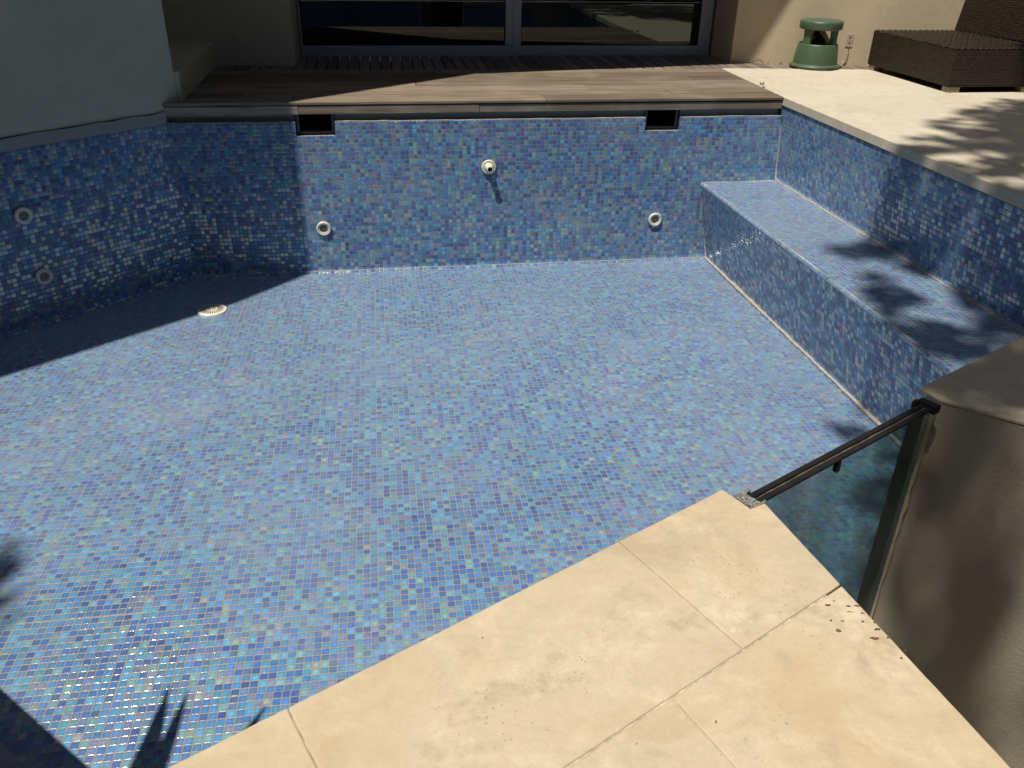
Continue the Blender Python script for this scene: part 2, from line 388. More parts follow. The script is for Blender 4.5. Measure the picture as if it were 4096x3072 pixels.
# right-hand terrace: a coping row along the pool, then larger slabs
def slab(mb, pts, z0, z1, gap=.0012, wear=0.0):
    c = Vector((sum(p[0] for p in pts) / len(pts), sum(p[1] for p in pts) / len(pts)))
    dense = []
    for k in range(len(pts)):
        a_, b_ = Vector(pts[k][:2]), Vector(pts[(k + 1) % len(pts)][:2]); n_ = max(1, min(60, int((b_ - a_).length / .016))) if wear else 1
        d_ = (b_ - a_).normalized(); w_ = 0
        for t in range(n_):
            w_ = .25 * w_ + random.gauss(0, wear * .3) if t else 0
            dense.append(a_ + (b_ - a_) * (t / n_) + Vector((-d_.y, d_.x)) * w_)
    pts = dense; q = []
    for p in pts:
        d = Vector((p[0], p[1])) - c; q.append(c + d * (1 - gap / max(d.length, .05)))
    mb.prism([(v.x, v.y) for v in q], z0, z1)
tb = MB()
def onr(t, off): return (W_ + DR.x * t + math.cos(PHI) * off, DR.y * t + math.sin(PHI) * off)
ys = [-.02, .66, 1.44, 2.22, VR.length * 0 + 2.30]
tl = isect(Vector((W_, 0)), DR, B0, NE); tl = (tl - Vector((W_, 0))).length
cuts = [-.02, .66, 1.44, 2.10, tl]
for a, b in zip(cuts[:-1], cuts[1:]):
    if b < tl: slab(tb, [onr(b, -.006), onr(b, .262), onr(a, .262), onr(a, -.006)], -.044, 0)
    else:
        p2 = isect(Vector(onr(0, .262)), DR, B0, NE)
        slab(tb, [onr(b, -.006), (p2.x, p2.y), onr(a, .262), onr(a, -.006)], -.044, 0)
# slabs beyond the coping row
rows = [-1.03, -.02, .66, 1.44, 2.22, 3.0]
cols = [.262, 1.02, 1.78, 2.54, 3.4, 5.2, 8]
for i in range(len(rows) - 1):
    for j in range(len(cols) - 1):
        a, b, c0, c1 = rows[i], rows[i + 1], cols[j], cols[j + 1]
        sh = .0 if i % 2 else -.38 if j else 0
        if i == 0 and j < 3:
            pts = [onr(b, c0), onr(b, c1), None, None]
            yb = lambda x: 1.0138 - .093 * (x - 3.2238)
            p0 = onr(a, c0); p1 = onr(a, c1)
            pts = [onr(b, c0), onr(b, c1), (p1[0], yb(p1[0])), (p0[0], yb(p0[0]))]
        else: pts = [onr(b, c0), onr(b, c1), onr(a, c1), onr(a, c0)]
        slab(tb, pts, -.04, 0)
# strip left of the first slab, up to the deck
slab(tb, [onr(-.02, -.0), onr(-.02, .262), (3.442, .9935), (3.226, 1.0138)], -.04, 0)
# far side of the weir: coping block that carries the glass
q0 = WR + Vector((.0, .0)); PL0 = Vector((2.103, -3.143)); PLD = Vector((.74, -.68)).normalized()
pl1 = PL0 + PLD * 3.2
# block top is laid below with the wall it caps
structure(tb.build('terrace', M['stone_terrace'], bevel=.003))
sub = MB(); sub.prism([(3.32, -2.33), (12, -2.33), (12, .3), (4.2, .9), (3.32, .98)], -1.0, -.048)
structure(sub.build('terrace_base', M['concrete']))

# wooden strip between terrace and the right wall, deck: one thing
deck = thing('wooden_deck', 'weathered grey timber deck of long boards between the pool and the glass doors', 'deck', (1.6, .5, 0))
db = MB(); nb = 7; pitch = 1.012 / nb
for k in range(nb):
    y0 = .004 + k * pitch; y1 = y0 + pitch - .011
    if k == 0: y0 = -.002
    js = {0: [1.9], 1: [.35, 2.62], 2: [2.2], 3: [1.25], 4: [2.9], 5: [.8], 6: [1.75]}[k]
    xs = [-.02] + js + [3.2 + .002 * k]
    if k > 0: xs[0] = .064
    for a, b in zip(xs[:-1], xs[1:]): db.box((a, y0, -.024 if k else -.016), (b - .002, y1, random.uniform(-.0015, .001)))
db.build('long_boards', M['deck_x'], deck, bevel=.003)
cb = MB(); x = .07
while x < 4.9:
    yb0 = 1.019 if x < 3.2 else 1.0138 - .093 * (x - 3.2238) + .008
    yb1 = 1.645 if x < 3.37 else 1.2587 - .1766 * (x - 3.383) - .002
    if yb1 > yb0 + .02: cb.box((x, yb0, -.03), (x + .058, yb1, -.004 + random.uniform(-.001, .001)))
    x += .0665
cb.build('cross_boards', M['deck_y'], deck, bevel=.003)
fb = MB(); fb.box((-.0, .0005, -.0615), (.641, .03, -.020)); fb.box((.643, .001, -.0605), (1.55, .03, -.0195)); fb.box((1.552, .0025, -.0605), (3.195, .03, -.021))
fb.build('fascia_board', M['fascia'], deck, bevel=.002)
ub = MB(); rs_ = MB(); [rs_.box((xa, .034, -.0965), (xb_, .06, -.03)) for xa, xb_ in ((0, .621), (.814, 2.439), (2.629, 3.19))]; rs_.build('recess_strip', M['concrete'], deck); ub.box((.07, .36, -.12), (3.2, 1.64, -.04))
ub.build('under_board', M['underside'], deck)  # darkened sheet paints in the shade seen through the board gaps

# ------------------------------------------------------------------ the pool
pool = thing('swimming_pool', 'empty pool lined with blue iridescent glass mosaic', 'pool', (1.4, -1.6, ZF))
rad = .026
poly = [Vector((0, 0)), Vector((BX, 0)), V2, Vector(WR), Vector(B0), Vector(V4), V5]     # clockwise seen from above
names = ['back_wall', 'bench_riser', 'near_wall', 'gap', 'near_wall', 'near_wall', 'left_wall']
bot = [.050, -.080, .0, .0, .0, .0, .055]
N = len(poly)
def ring(offs):
    out = []
    lines = []
    for i in range(N):
        a, b = poly[i], poly[(i + 1) % N]; d = (b - a).normalized(); n = Vector((d.y, -d.x))   # inward for clockwise
        lines.append((a + n * offs[i], d))
    for i in range(N):
        (p, d), (q, e) = lines[i - 1], lines[i]
        out.append(isect(p, d, q, e) if abs(d.x * e.y - d.y * e.x) > 1e-4 else q)
    return out
levels = [(ZT, 0), (-.1672, 0), (ZB - .012, 0), (ZF + rad, 0)] + [(ZF + rad * (1 - math.sin(t)), rad * (1 - math.cos(t))) for t in [R(15 * k) for k in range(1, 7)]]
rings = []; arc = [0.0]
for k, (z, o) in enumerate(levels):
    fr = (ZT - z) / (ZT - ZF)
    fz = max(0.0, (ZB - .012 - z) / (ZB - .012 - ZF))
    rings.append([Vector((q.x, q.y, z)) for q in ring([b * (fz if n_ == 'bench_riser' else fr) + o for b, n_ in zip(bot, names)])])
    if k: arc.append(arc[-1] + math.hypot(z - levels[k - 1][0], o - levels[k - 1][1]))
mbs = {n: MB() for n in names}; mbn = []
sk = [(.620, .815), (2.438, 2.630)]
base_d = [(poly[(i + 1) % N] - poly[i]).normalized() for i in range(N)]
for i in range(N):
    for k in range(len(levels) - 1):
        if names[i] == 'back_wall' and k == 0: continue
        if names[i] == 'bench_riser' and k < 2: continue
        if names[i] == 'gap' and k < 3: continue
        a0, b0 = rings[k][i], rings[k][(i + 1) % N]; a1, b1 = rings[k + 1][i], rings[k + 1][(i + 1) % N]
        def U(p): return (Vector((p.x, p.y)) - poly[i]).dot(base_d[i]) / P_
        if names[i] in ('near_wall', 'gap') and k == 0 or names[i] == 'gap' and k == 3: mbn.append(MB())
        (mbn[-1] if names[i] in ('near_wall', 'gap') else mbs[names[i]]).poly([a0, a1, b1, b0], [(U(a0), -arc[k] / P_), (U(a1), -arc[k + 1] / P_), (U(b1), -arc[k + 1] / P_), (U(b0), -arc[k] / P_)])
bw = mbs['back_wall']
def yb_(z): return -bot[0] * (ZT - z) / (ZT - ZF)
def bwq(x0, x1, z1, z0):
    bw.poly([(x0, yb_(z1), z1), (x0, yb_(z0), z0), (x1, yb_(z0), z0), (x1, yb_(z1), z1)],
            [(x0 / P_, (z1 - ZT) / P_), (x0 / P_, (z0 - ZT) / P_), (x1 / P_, (z0 - ZT) / P_), (x1 / P_, (z1 - ZT) / P_)])
xs = xs_ = [0.0, sk[0][0], sk[0][1], sk[1][0], sk[1][1], 3.21]
for a, b in ((0, 1), (2, 3), (4, 5)): bwq(xs[a], xs[b], ZT - .004, -.1672)
bwq(rings[1][1].x, 3.23, -.1672, ZB - .0119)
# rounded top edge and little ledge
for a, b in ((0, 1), (2, 3), (4, 5)):
    x0, x1 = xs[a], xs[b]
    bw.poly([(x0, 0, ZT - .004), (x1, 0, ZT - .004), (x1, .005, ZT), (x0, .005, ZT)], [(x0 / P_, .04), (x1 / P_, .04), (x1 / P_, .22), (x0 / P_, .22)])
    bw.poly([(x0, .005, ZT), (x1, .005, ZT), (x1, .036, ZT), (x0, .036, ZT)], [(x0 / P_, .22), (x1 / P_, .22), (x1 / P_, 1.6), (x0 / P_, 1.6)])
for (x0, x1) in sk:
    z = -.1672
    bw.poly([(x0, yb_(z), z), (x1, yb_(z), z), (x1, .02, z), (x0, .02, z)], [(x0 / P_, .1), (x1 / P_, .1), (x1 / P_, 1.3), (x0 / P_, 1.3)])
    for x in (x0, x1): bw.poly([(x, yb_(z), z), (x, .02, z), (x, .036, ZT), (x, 0, ZT)], [(0, z / P_), (1, z / P_), (1.4, ZT / P_), (0, ZT / P_)])
for mb_ in mbn: mb_.build('near_wall', M['tile_wall'], pool)
for n in ('back_wall', 'left_wall', 'bench_riser'): mbs[n].build(n, M['tile_wall'], pool, smooth=False)
fl = MB(); fp = rings[-1]; fl.poly([tuple(p) for p in reversed(fp)], [(p.x / P_, p.y / P_) for p in reversed(fp)])
fl.build('pool_floor', M['tile_floor'], pool)
# bench seat with rounded nosing
st = MB(); Rt = Vector((BX, 0)); rn = Vector((math.cos(PHI), math.sin(PHI)))
def bench(t, off): q = Rt + DR * t + rn * off; return q
tend = (V2 - Rt).length; wd = SX - BX
prof = [(0, ZB - .012), (.0012, ZB - .006), (.004, ZB - .002), (.012, ZB), (wd - .02, ZB), (wd - .008, ZB + .004), (wd - .002, ZB + .012), (wd, ZB + .02)]
s_ = 0.0
for (o0, z0), (o1, z1) in zip(prof[:-1], prof[1:]):
    s2_ = s_ + math.hypot(o1 - o0, z1 - z0)
    def E(o): p = isect(Rt + rn * o, DR, B0, NE); return p
    a0, a1 = bench(-.0, o0), bench(-.0, o1); a0.y = yb_(z0) * 1.0; a1.y = yb_(z1)
    e0, e1 = E(o0), E(o1)
    L0 = (e0 - a0).length
    st.poly([(a0.x, a0.y, z0), (e0.x, e0.y, z0), (e1.x, e1.y, z1), (a1.x, a1.y, z1)],
            [(s_ / P_, 0), (s_ / P_, L0 / P_), (s2_ / P_, (e1 - a1).length / P_), (s2_ / P_, 0)])
    s_ = s2_
st.build('bench_seat', M['tile_seat'], pool)
rw = MB()
a = Vector((W_, 0)); z1, z0 = -.046, ZB + .02
b0v = Vector((SX, 0)); e1 = VR; e0 = isect(b0v, DR, B0, NE)
rw.poly([(a.x, .03, z1), (b0v.x, yb_(z0), z0), (e0.x, e0.y, z0), (e1.x, e1.y, z1)],
        [(0, 0), (0, (z0 - z1) / P_), ((e0 - b0v).length / P_, (z0 - z1) / P_), ((e1 - a).length / P_, 0)])
rw.build('right_wall', M['tile_wall'], pool)
# pale grout beads where surfaces meet
gb = MB()
def bead(p, q, r=.006):
    p, q = Vector(p), Vector(q); n = max(2, int((q - p).length / .06)); pts = []
    for k in range(n + 1):
        t = k / n; pts.append(p.lerp(q, t) + Vector((random.uniform(-1, 1), random.uniform(-1, 1), random.uniform(-1, 1))) * .0012)
    gb.tube(pts, [r * random.uniform(.75, 1.25) for _ in pts], 6)
cr = rings[6]
bead(cr[0], cr[1], .002); bead(cr[1], cr[2], .0085)
bead((BX + .012, yb_(ZB), ZB - .0035), (*(isect(Rt + rn * .012, DR, B0, NE)), ZB - .0035), .0042)
bead((SX - .006, -.03, ZB + .004), (*(isect(b0v - rn * .006, DR, B0, NE)), ZB + .004), .005)
bead((BX, yb_(ZB), ZB - .003), (SX, yb_(ZB), ZB - .001), .004)
bead((W_ + .001, -.0, ZT), (SX - .002, yb_(ZB), ZB), .004)
bead((BX + .002, yb_(ZB), ZB), (FX - .004, -.05, ZF + .02), .0045)
for a, b in ((0, 1), (2, 3), (4, 5)): bead((xs_[a] + .002, .004, ZT), (xs_[b] - .002, .004, ZT), .0028)
for (x0, x1) in sk: bead((x0 + .004, -.001, -.1668), (x1 - .004, -.001, -.1668), .0028)
gb.build('grout_bead', M['grout'], pool, smooth=True)

def px2z0(u, v):   # a stain's place on the slab, worked out from the plan
    d = fw + rt2 * ((u - 2048) / CAM['f']) - up2 * ((v - 1536) / CAM['f']); c = Vector(CAM['loc']); t = -c.z / d.z; return c + d * t

# ------------------------------------------------------------------ near platform with limestone coping
near = thing('coping_platform', 'sunlit cream limestone coping platform in the foreground with rust stains', 'coping', (1.3, -3.8, -.5))
nn = Vector((NE.y, -NE.x))                                         # away from the pool
SDV = (Vector((1.6982, -3.9056)) - Vector((1.6231, -3.4143))).normalized()
def ne(t, o): q = B0 + NE * t + nn * o; return (q.x, q.y)
C1 = Vector((1.6231, -3.4143))
notch = [(1.569, -3.3705), (1.5785, -3.392), (1.612, -3.4065 - .012), (1.6231, -3.4143)]
def sd(t): q = C1 + SDV * t; return (q.x, q.y)
JD = (Vector((1.4747, -3.7137)) - Vector((1.3659, -3.4747))).normalized()
cw = .248
def jl(t): # joint that starts on the pool edge at -t
    a = B0 - NE * t; b = isect(a, JD, Vector(ne(0, cw)), NE); return a, b
cs = MB()
j2a, j2b = jl(.228); j4a, j4b = jl(.747); j5a, j5b = jl(1.03 - .02)
cE = isect(C1, SDV, Vector(ne(0, cw)), NE)
N1 = px2z0(3003, 2033)
slab(cs, [(1.569, -3.3705), (j2a.x, j2a.y), (j2b.x, j2b.y), (cE.x, cE.y), (1.6231, -3.4143), (N1.x, N1.y)], -.045, 0, .0006, .0007)
slab(cs, [(j2a.x, j2a.y), (j4a.x, j4a.y), (j4b.x, j4b.y), (j2b.x, j2b.y)], -.045, -.0004, .0005, .0007)
slab(cs, [(j4a.x, j4a.y), (V4.x, V4.y), ne(-1.1, cw), (j4b.x, j4b.y)], -.045, .0004, .0005, .0007)
ot = cw + .0012
j3a = Vector((1.3616, -3.7742)); j3d = (Vector((1.398, -3.8652)) - j3a).normalized()
a = isect(j3a, j3d, Vector(ne(0, ot)), NE); bb = isect(j3a, j3d, Vector(ne(0, 1.3)), NE)
c0 = isect(C1, SDV, Vector(ne(0, ot)), NE); c1 = isect(C1, SDV, Vector(ne(0, 1.3)), NE)
slab(cs, [(c0.x, c0.y), (a.x, a.y), (bb.x, bb.y), (c1.x, c1.y)], -.045, -.0006, .0007, .0006)
slab(cs, [(a.x, a.y), ne(-1.9, ot), ne(-1.9, 1.3), (bb.x, bb.y)], -.045, -.0010, .0007, .0006)
mo = MB(); mo.prism([(N1.x - .004, N1.y - .008), (1.562, -3.3785), ne(1.0 * -1.02, .003), ne(-1.1, 1.28), (c1.x - .01, c1.y + .003)], -.046, -.0026); mo.build('joint_mortar', M['mortar'], near)
cs.build('coping_slab', M['stone'], near, bevel=.0022)
def rough_patch(mb, cx, cy, rx, ry, z, ang=0):
    n = 14; pts = []
    for k in range(n):
        t = 2 * math.pi * k / n; r = random.uniform(.55, 1.15)
        x, y = rx * r * math.cos(t), ry * r * math.sin(t)
        pts.append((cx + x * math.cos(ang) - y * math.sin(ang), cy + x * math.sin(ang) + y * math.cos(ang), z))
    mb.poly(pts)
rs = MB()
for (u, v, rx, ry) in [(3311, 2421, .005, .0016), (3392, 2425, .004, .0012), (3430, 2424, .006, .0014), (3324, 2482, .0018, .0016), (3355, 2523, .0036, .0034), (3510, 2518, .005, .002), (3497, 2554, .006, .002), (3450, 2487, .0024, .0016), (3500, 2490, .003, .0014), (3552, 2551, .0026, .0014),
                        (3335, 2405, .0016, .001), (3370, 2485, .003, .0007), (3400, 2448, .006, .0006), (3450, 2453, .004, .0007), (3605, 2633, .0018, .0016), (3475, 2463, .001, .001)]:
    q = px2z0(u, v); rough_patch(rs, q.x, q.y, rx, ry, .0009, math.atan2(NE.y, NE.x) - .7)
rs.build('rust_stain', M['rust'], near)
dbz = MB()
for _ in range(26):
    t = random.uniform(-1.0, .1); o = random.uniform(.01, .6); q = ne(t, o); s0 = random.uniform(.0005, .0011)
    rough_patch(dbz, q[0], q[1], s0 * random.uniform(1, 2.5), s0, .0011, random.uniform(0, 3))
dbz.build('debris_speck', M['soil'], near)
# wall under the slabs, on the two open sides
pb = MB(); ins = .012
pp = [ne(-.0, .03), (V4.x, V4.y - .03), (V5.x - .1, V5.y - .1), (-4, -1.7), (-7, -9), (c1.x - .02, c1.y), (C1.x - .02, C1.y - .03)]
pb.prism([pp[0], pp[1], (V4.x - .3, -5.5), (c1.x - .02, -5.5), (c1.x - .02, c1.y), pp[6]], -1.0, -.047)
pb.build('platform_wall', M['plaster_rough'], near)
ls = MB(); V4o = V4 - NE * .06 + Vector((0, 0))
lft = [(V4.x - .004, V4.y - .004), (V5.x, V5.y), (V5.x - 1.4, V5.y - 1.35), (V4.x - 1.4, V4.y - 1.5), ne(-1.1, cw + .2)]
ls.prism(lft, -1.0, 0.0); ls.build('left_platform', M['stone'], near)

# ------------------------------------------------------------------ right retaining wall and its coping
ret = thing('retaining_wall', 'shaded sand coloured rendered wall beside the glass weir, capped with stained stone', 'wall', (2.6, -3.4, -.5))
rb = MB()
e = WR + NE * .0
rb.prism([(PL0.x + .0015, PL0.y + .0015), (pl1.x, pl1.y), (9, pl1.y), (9, -2.36), (VR.x + .03, VR.y - .02), (WR.x + .012, WR.y - .004)], -1.0, -.008)
rb.build('rendered_wall', M['plaster_rough'], ret)
rc = MB()
rc.prism([(PL0.x, PL0.y), (pl1.x, pl1.y), (9, pl1.y), (9, -2.36), (VR.x + .26, VR.y + .13), (VR.x - .003, VR.y + .004), (WR.x, WR.y + .006), (WR.x + .004, WR.y - .004)], -.007, 0)
rc.build('cap_stone', M['stone'], ret, bevel=.002)

# ------------------------------------------------------------------ glass weir
weir = thing('glass_weir', 'tinted glass panel in a dark rail closing the gap between coping and rendered wall', 'glass panel', (1.84, -3.25, -.4))
G0 = px2z0(3008, 1989).xy; G1 = px2z0(3708, 1616).xy; gd = (G1 - G0).normalized(); gn = Vector((gd.y, -gd.x)); gl_ = (G1 - G0).length
ga = math.atan2(gd.y, gd.x)
gm = MB(); gm.box((0, -.0024, -.8), (gl_ + .02, .0024, -.010), ga, (G0.x, G0.y, 0)); gm.build('glass_pane', M['weir_glass'], weir)
ra = MB(); ra.box((-.004, .0025, -.016), (gl_, .0135, -.004), ga, (G0.x, G0.y, 0)); ra.box((-.004, -.0135, -.011), (gl_, -.0025, -.004), ga, (G0.x, G0.y, 0))
ra.build('rail', M['gasket'], weir, bevel=.003)
ss = MB(); ss.box((gl_ - .034, .0035, -.8), (gl_ + .012, .010, -.012), ga, (G0.x, G0.y, 0)); ss.build('side_strip', M['gasket'], weir)  # dark strip behind the far end of the glass
gs = MB(); gs.tube([(G0.x + gd.x * t * gl_ + gn.x * .001 * random.uniform(-1, 1), G0.y + gd.y * t * gl_, -.0085 + .001 * random.uniform(-1, 1)) for t in [k / 24 for k in range(25)]], .0017, 6)
gs.build('seal_strip', M['seal'], weir, smooth=True)
br = MB()
def pxprism(mb, pts, z0, z1): mb.prism([tuple(px2z0(*p).xy) for p in pts], z0, z1)
pxprism(br, [(2942, 1980), (3012, 2029), (3042, 2004), (2986, 1967)], -.05, -.003)
pxprism(br, [(2944, 1978), (2985, 1966.5), (3005, 1954), (2998, 1944)], -.05, -.0025)
pxprism(br, [(3013, 2028), (3066, 2001), (3064, 1990), (3032, 2011)], -.05, -.0025)
for _ in range(46):
    u, v = random.uniform(0, 1), random.uniform(.1, .9); c = px2z0(2945 + 66 * u + 35 * v, 1980 + 48 * u - 17 * v); s0 = random.uniform(.0015, .004)
    br.box((-s0, -s0 * .7, -.006), (s0, s0 * .7, random.uniform(-.0025, .0015)), random.uniform(0, 3), (c.x, c.y, 0))
br.build('end_bracket', M['galv'], weir, bevel=.0015)
b2 = MB(); b2.box((gl_ - .002, -.020, -.016), (gl_ + .018, .020, .001), ga, (G0.x, G0.y, 0)); b2.box((gl_ - .012, .015, -.016), (gl_ + .004, .024, .0), ga, (G0.x, G0.y, 0))
b2.build('end_bracket', M['gasket'], weir, bevel=.002)
b3 = MB(); b3.box((gl_ * .42, -.014, -.034), (gl_ * .42 + .010, -.004, -.011), ga, (G0.x, G0.y, 0)); b3.build('clip', M['gasket'], weir, bevel=.002)
sl = MB(); pts = []
for k in range(30):
    z = -.03 - k * .032; pts.append((PL0.x - .008 + random.uniform(-.002, .002), PL0.y + .006 + random.uniform(-.002, .002), z))
sl.tube(pts, [random.uniform(.004, .0075) for _ in pts], 7); sl.build('mortar_seal', M['stone'], weir, smooth=True)

# ------------------------------------------------------------------ house
house = thing('house', 'cream rendered house with an angled side wall and sliding glass doors', 'house', (1.9, 1.7, 0))
hw = MB()
e5 = LW * 6.0; ln_ = Vector((-LW.y, LW.x)); ln_ = ln_ if ln_.x < 0 else -ln_
K0 = Vector((.066, .066 * .93 + .0))
hw.prism([(K0.x, K0.y), (K0.x + ln_.x * .4, K0.y + ln_.y * .4), (e5.x + ln_.x * .4, e5.y + ln_.y * .4), (e5.x, e5.y)], -.043, 3.0)
hw.build('side_wall', M['plaster_cool'], house, bevel=.006)
pl = MB(); npl = 90; pk = [(LW * (6.0 * k / npl), random.uniform(-.003, .004), random.uniform(-.006, .006)) for k in range(npl + 1)]
for (p, o, z), (p2, o2, z2) in zip(pk[:-1], pk[1:]):
    a0 = p - ln_ * (.010 + o); a1 = p2 - ln_ * (.010 + o2)
    pl.poly([(a0.x, a0.y, -.0945 + z * .5), (a1.x, a1.y, -.0945 + z2 * .5), (a1.x, a1.y, -.043 + z2), (a0.x, a0.y, -.043 + z)])
    pl.poly([(a0.x, a0.y, -.043 + z), (a1.x, a1.y, -.043 + z2), (p2.x + ln_.x * .1, p2.y + ln_.y * .1, -.040), (p.x + ln_.x * .1, p.y + ln_.y * .1, -.040)])
    pl.poly([(a1.x, a1.y, -.0945 + z2 * .5), (a0.x, a0.y, -.0945 + z * .5), (p.x + ln_.x * .1, p.y + ln_.y * .1, -.0950), (p2.x + ln_.x * .1, p2.y + ln_.y * .1, -.0950)])
pl.build('plinth', M['concrete'], house)
kb = MB(); kb.prism([(.012, .066), (.084, .066), (.062, 1.6), (-.6, 1.6), (-.5, .5)], -.008, .136); kb.build('ledge', M['plaster_cool'], house, bevel=.006)
pr = MB(); pr.box((-.6, 1.235, -.03), (.540, 1.9, 3.0)); pr.build('pillar', M['plaster_cool'], house, bevel=.006)
bk = MB(); bk.box((-1.5, 1.7, .0), (-.6, 1.9, 3)); bk.box((-.62, .6, .0), (-.56, 1.3, 3)); bk.build('recess_wall', M['plaster_cool'], house)
rwl = MB(); WA = Vector((3.383, 1.2587)); WB = WA + Vector((1, -.1766)) * 5
rwl.prism([(WA.x, WA.y), (WB.x, WB.y), (WB.x, WB.y + .8), (WA.x + .02, 1.95)], -.04, 3.0); rwl.build('front_wall', M['plaster_warm'], house, bevel=.004)
rf = MB(); rf.prism([(.695, .072), (6.5, 1.274), (8, 9), (-9, 9), (-9, -5), (-5.0, -4.70), (-1.76, -2.105), (-.945, -1.45), (-.29, -.735)], 3.0, 3.12); rf.build('roof_overhang', M['plaster_warm'], house)
us = MB(); us.prism([(.3, 1.6), (6.5, 2.2), (8, 9), (-9, 9), (-9, -3.2), (-5.0, -3.3), (-2.6, -1.3)], 3.12, 6.2); us.build('upper_storey', M['plaster_warm'], house)
door = bpy.data.objects.new('sliding_door', None); COL.objects.link(door); door.parent = house; door.matrix_parent_inverse = house.matrix_basis.inverted(); door.location = (1.96, 1.68, 0)
fr = MB(); Y0, Y1 = 1.655, 1.71
fr.box((.545, Y0, -.01), (3.375, Y1, .055))
fr.box((.545, Y0 + .002, .055), (.560, Y1, 2.4)); fr.box((1.914, Y0 - .004, .0555), (1.966, Y1 - .01, 2.4)); fr.box((1.9685, Y0 + .002, .0555), (2.022, Y1, 2.4)); fr.box((3.29, Y0 + .002, .055), (3.375, Y1, 2.4)); fr.box((.545, Y0, 2.4), (3.375, Y1, 3.0))
fo = fr.build('door_frame', M['alu'], door, bevel=.003)
for (x0, x1) in ((.56, 1.914), (2.022, 3.29)):
    gp = MB(); gp.box((x0 - .005, 1.678, .05), (x1 + .005, 1.684, 2.42)); gp.build('glass_pane', M['door_glass'], door)
    gk = MB(); gk.box((x0, 1.672, .055), (x1, 1.690, .060)); gk.box((x0, 1.672, .06), (x0 + .005, 1.690, 2.4)); gk.box((x1 - .005, 1.672, .06), (x1, 1.690, 2.4)); gk.build('door_gasket', M['dark'], door)
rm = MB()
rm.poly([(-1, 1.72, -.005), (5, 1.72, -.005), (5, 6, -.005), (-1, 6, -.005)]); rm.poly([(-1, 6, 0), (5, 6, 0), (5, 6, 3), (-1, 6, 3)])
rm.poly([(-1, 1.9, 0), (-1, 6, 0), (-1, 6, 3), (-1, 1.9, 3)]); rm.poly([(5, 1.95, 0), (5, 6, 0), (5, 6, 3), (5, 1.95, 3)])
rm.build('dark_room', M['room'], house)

# ------------------------------------------------------------------ pool fittings
def wall_basis(nx, ny):      # local +z points out of the wall
    n = Vector((nx, ny, 0)).normalized(); upv = Vector((0, 0, 1)); x = upv.cross(n); return Matrix((x, upv, n)).transposed()
def inlet(loc, basis, label, mat='white_plastic', nozzle=False, group='round pool inlets'):
    t = thing('pool_inlet', label, 'inlet', loc, group)
    a = MB(); r = .0385; prof = [(r * .93, 0), (r, .003), (r, .010), (r * .95, .0135), (r * .80, .015), (r * .74, .0125), (r * .62, .0115), (r * .56, .0125), (r * .54, .006)]
    n0 = len(a.v); a.lathe(prof, 48, loc, basis)
    # scalloped rim
    for i in range(n0, len(a.v)):
        k = (i - n0) // len(prof); j = (i - n0) % len(prof)
        if j in (1, 2, 3):
            v = Vector(a.v[i]) - Vector(loc); h = basis.col[2] * v.dot(basis.col[2]); a.v[i] = tuple(Vector(loc) + h + (v - h) * (1 + .022 * math.cos(k / 48 * 2 * math.pi * 16)))
    a.build('rim', M[mat], t, smooth=True)
    c = MB(); c.lathe([(.022, .004), (.021, .006), (.012, .0068), (.0001, .0072)], 28, loc, basis); c.build('socket', M['pipe'], t, smooth=True)
    if nozzle:
        d = MB(); tilt = basis
        d.lathe([(.031, .004), (.030, .012), (.0225, .017), (.0175, .022), (.0165, .058), (.0155, .060), (.0125, .060), (.0120, .030), (.0001, .030)], 32, loc, basis); d.build('nozzle', M['white_plastic'], t, smooth=True)
        e_ = MB(); e_.lathe([(.0124, .0596), (.0123, .046), (.0001, .046)], 24, loc, basis); e_.build('nozzle_bore', M['dark'], t)
    else:
        e_ = MB(); e_.box((-.016, -.0015, .0068), (.016, .0015, .0095)); e_.v = [tuple(Vector(loc) + basis @ Vector(v)) for v in e_.v]; e_.build('crossbar', M['pipe'], t)
    return t
M['pipe'] = plain('grey_pipe', (.16, .16, .14), .35, 0, .3, 80, .1)
def bwp(x, z): return (x, yb_(z) - .001, z)
bB = wall_basis(0, -1)
inlet(bwp(.715, -.640), bB, 'white round inlet on the back wall just right of the shadow edge')
inlet(bwp(2.533, -.645), bB, 'white round inlet on the sunlit back wall close to the tiled bench')
inlet(bwp(1.597, -.337), bB, 'white jet inlet with projecting nozzle high in the middle of the back wall', nozzle=True)
lb = wall_basis(.681, -.732)
def lwp(t, z):
    fr_ = (ZT - z) / (ZT - ZF); q = LW * t + Vector((.681, -.732)) * (bot[6] * fr_ + .001); return (q.x, q.y, z)
inlet(lwp(.765, -.375), lb, 'grey round inlet in the shaded left wall, the upper one of two')
inlet(lwp(.755, -.660), lb, 'grey round inlet in the shaded left wall, the lower one of two')
M['skimmer_grey'] = plain('grey_plastic', (.11, .11, .105), .5, 0, .3, 40, .1)
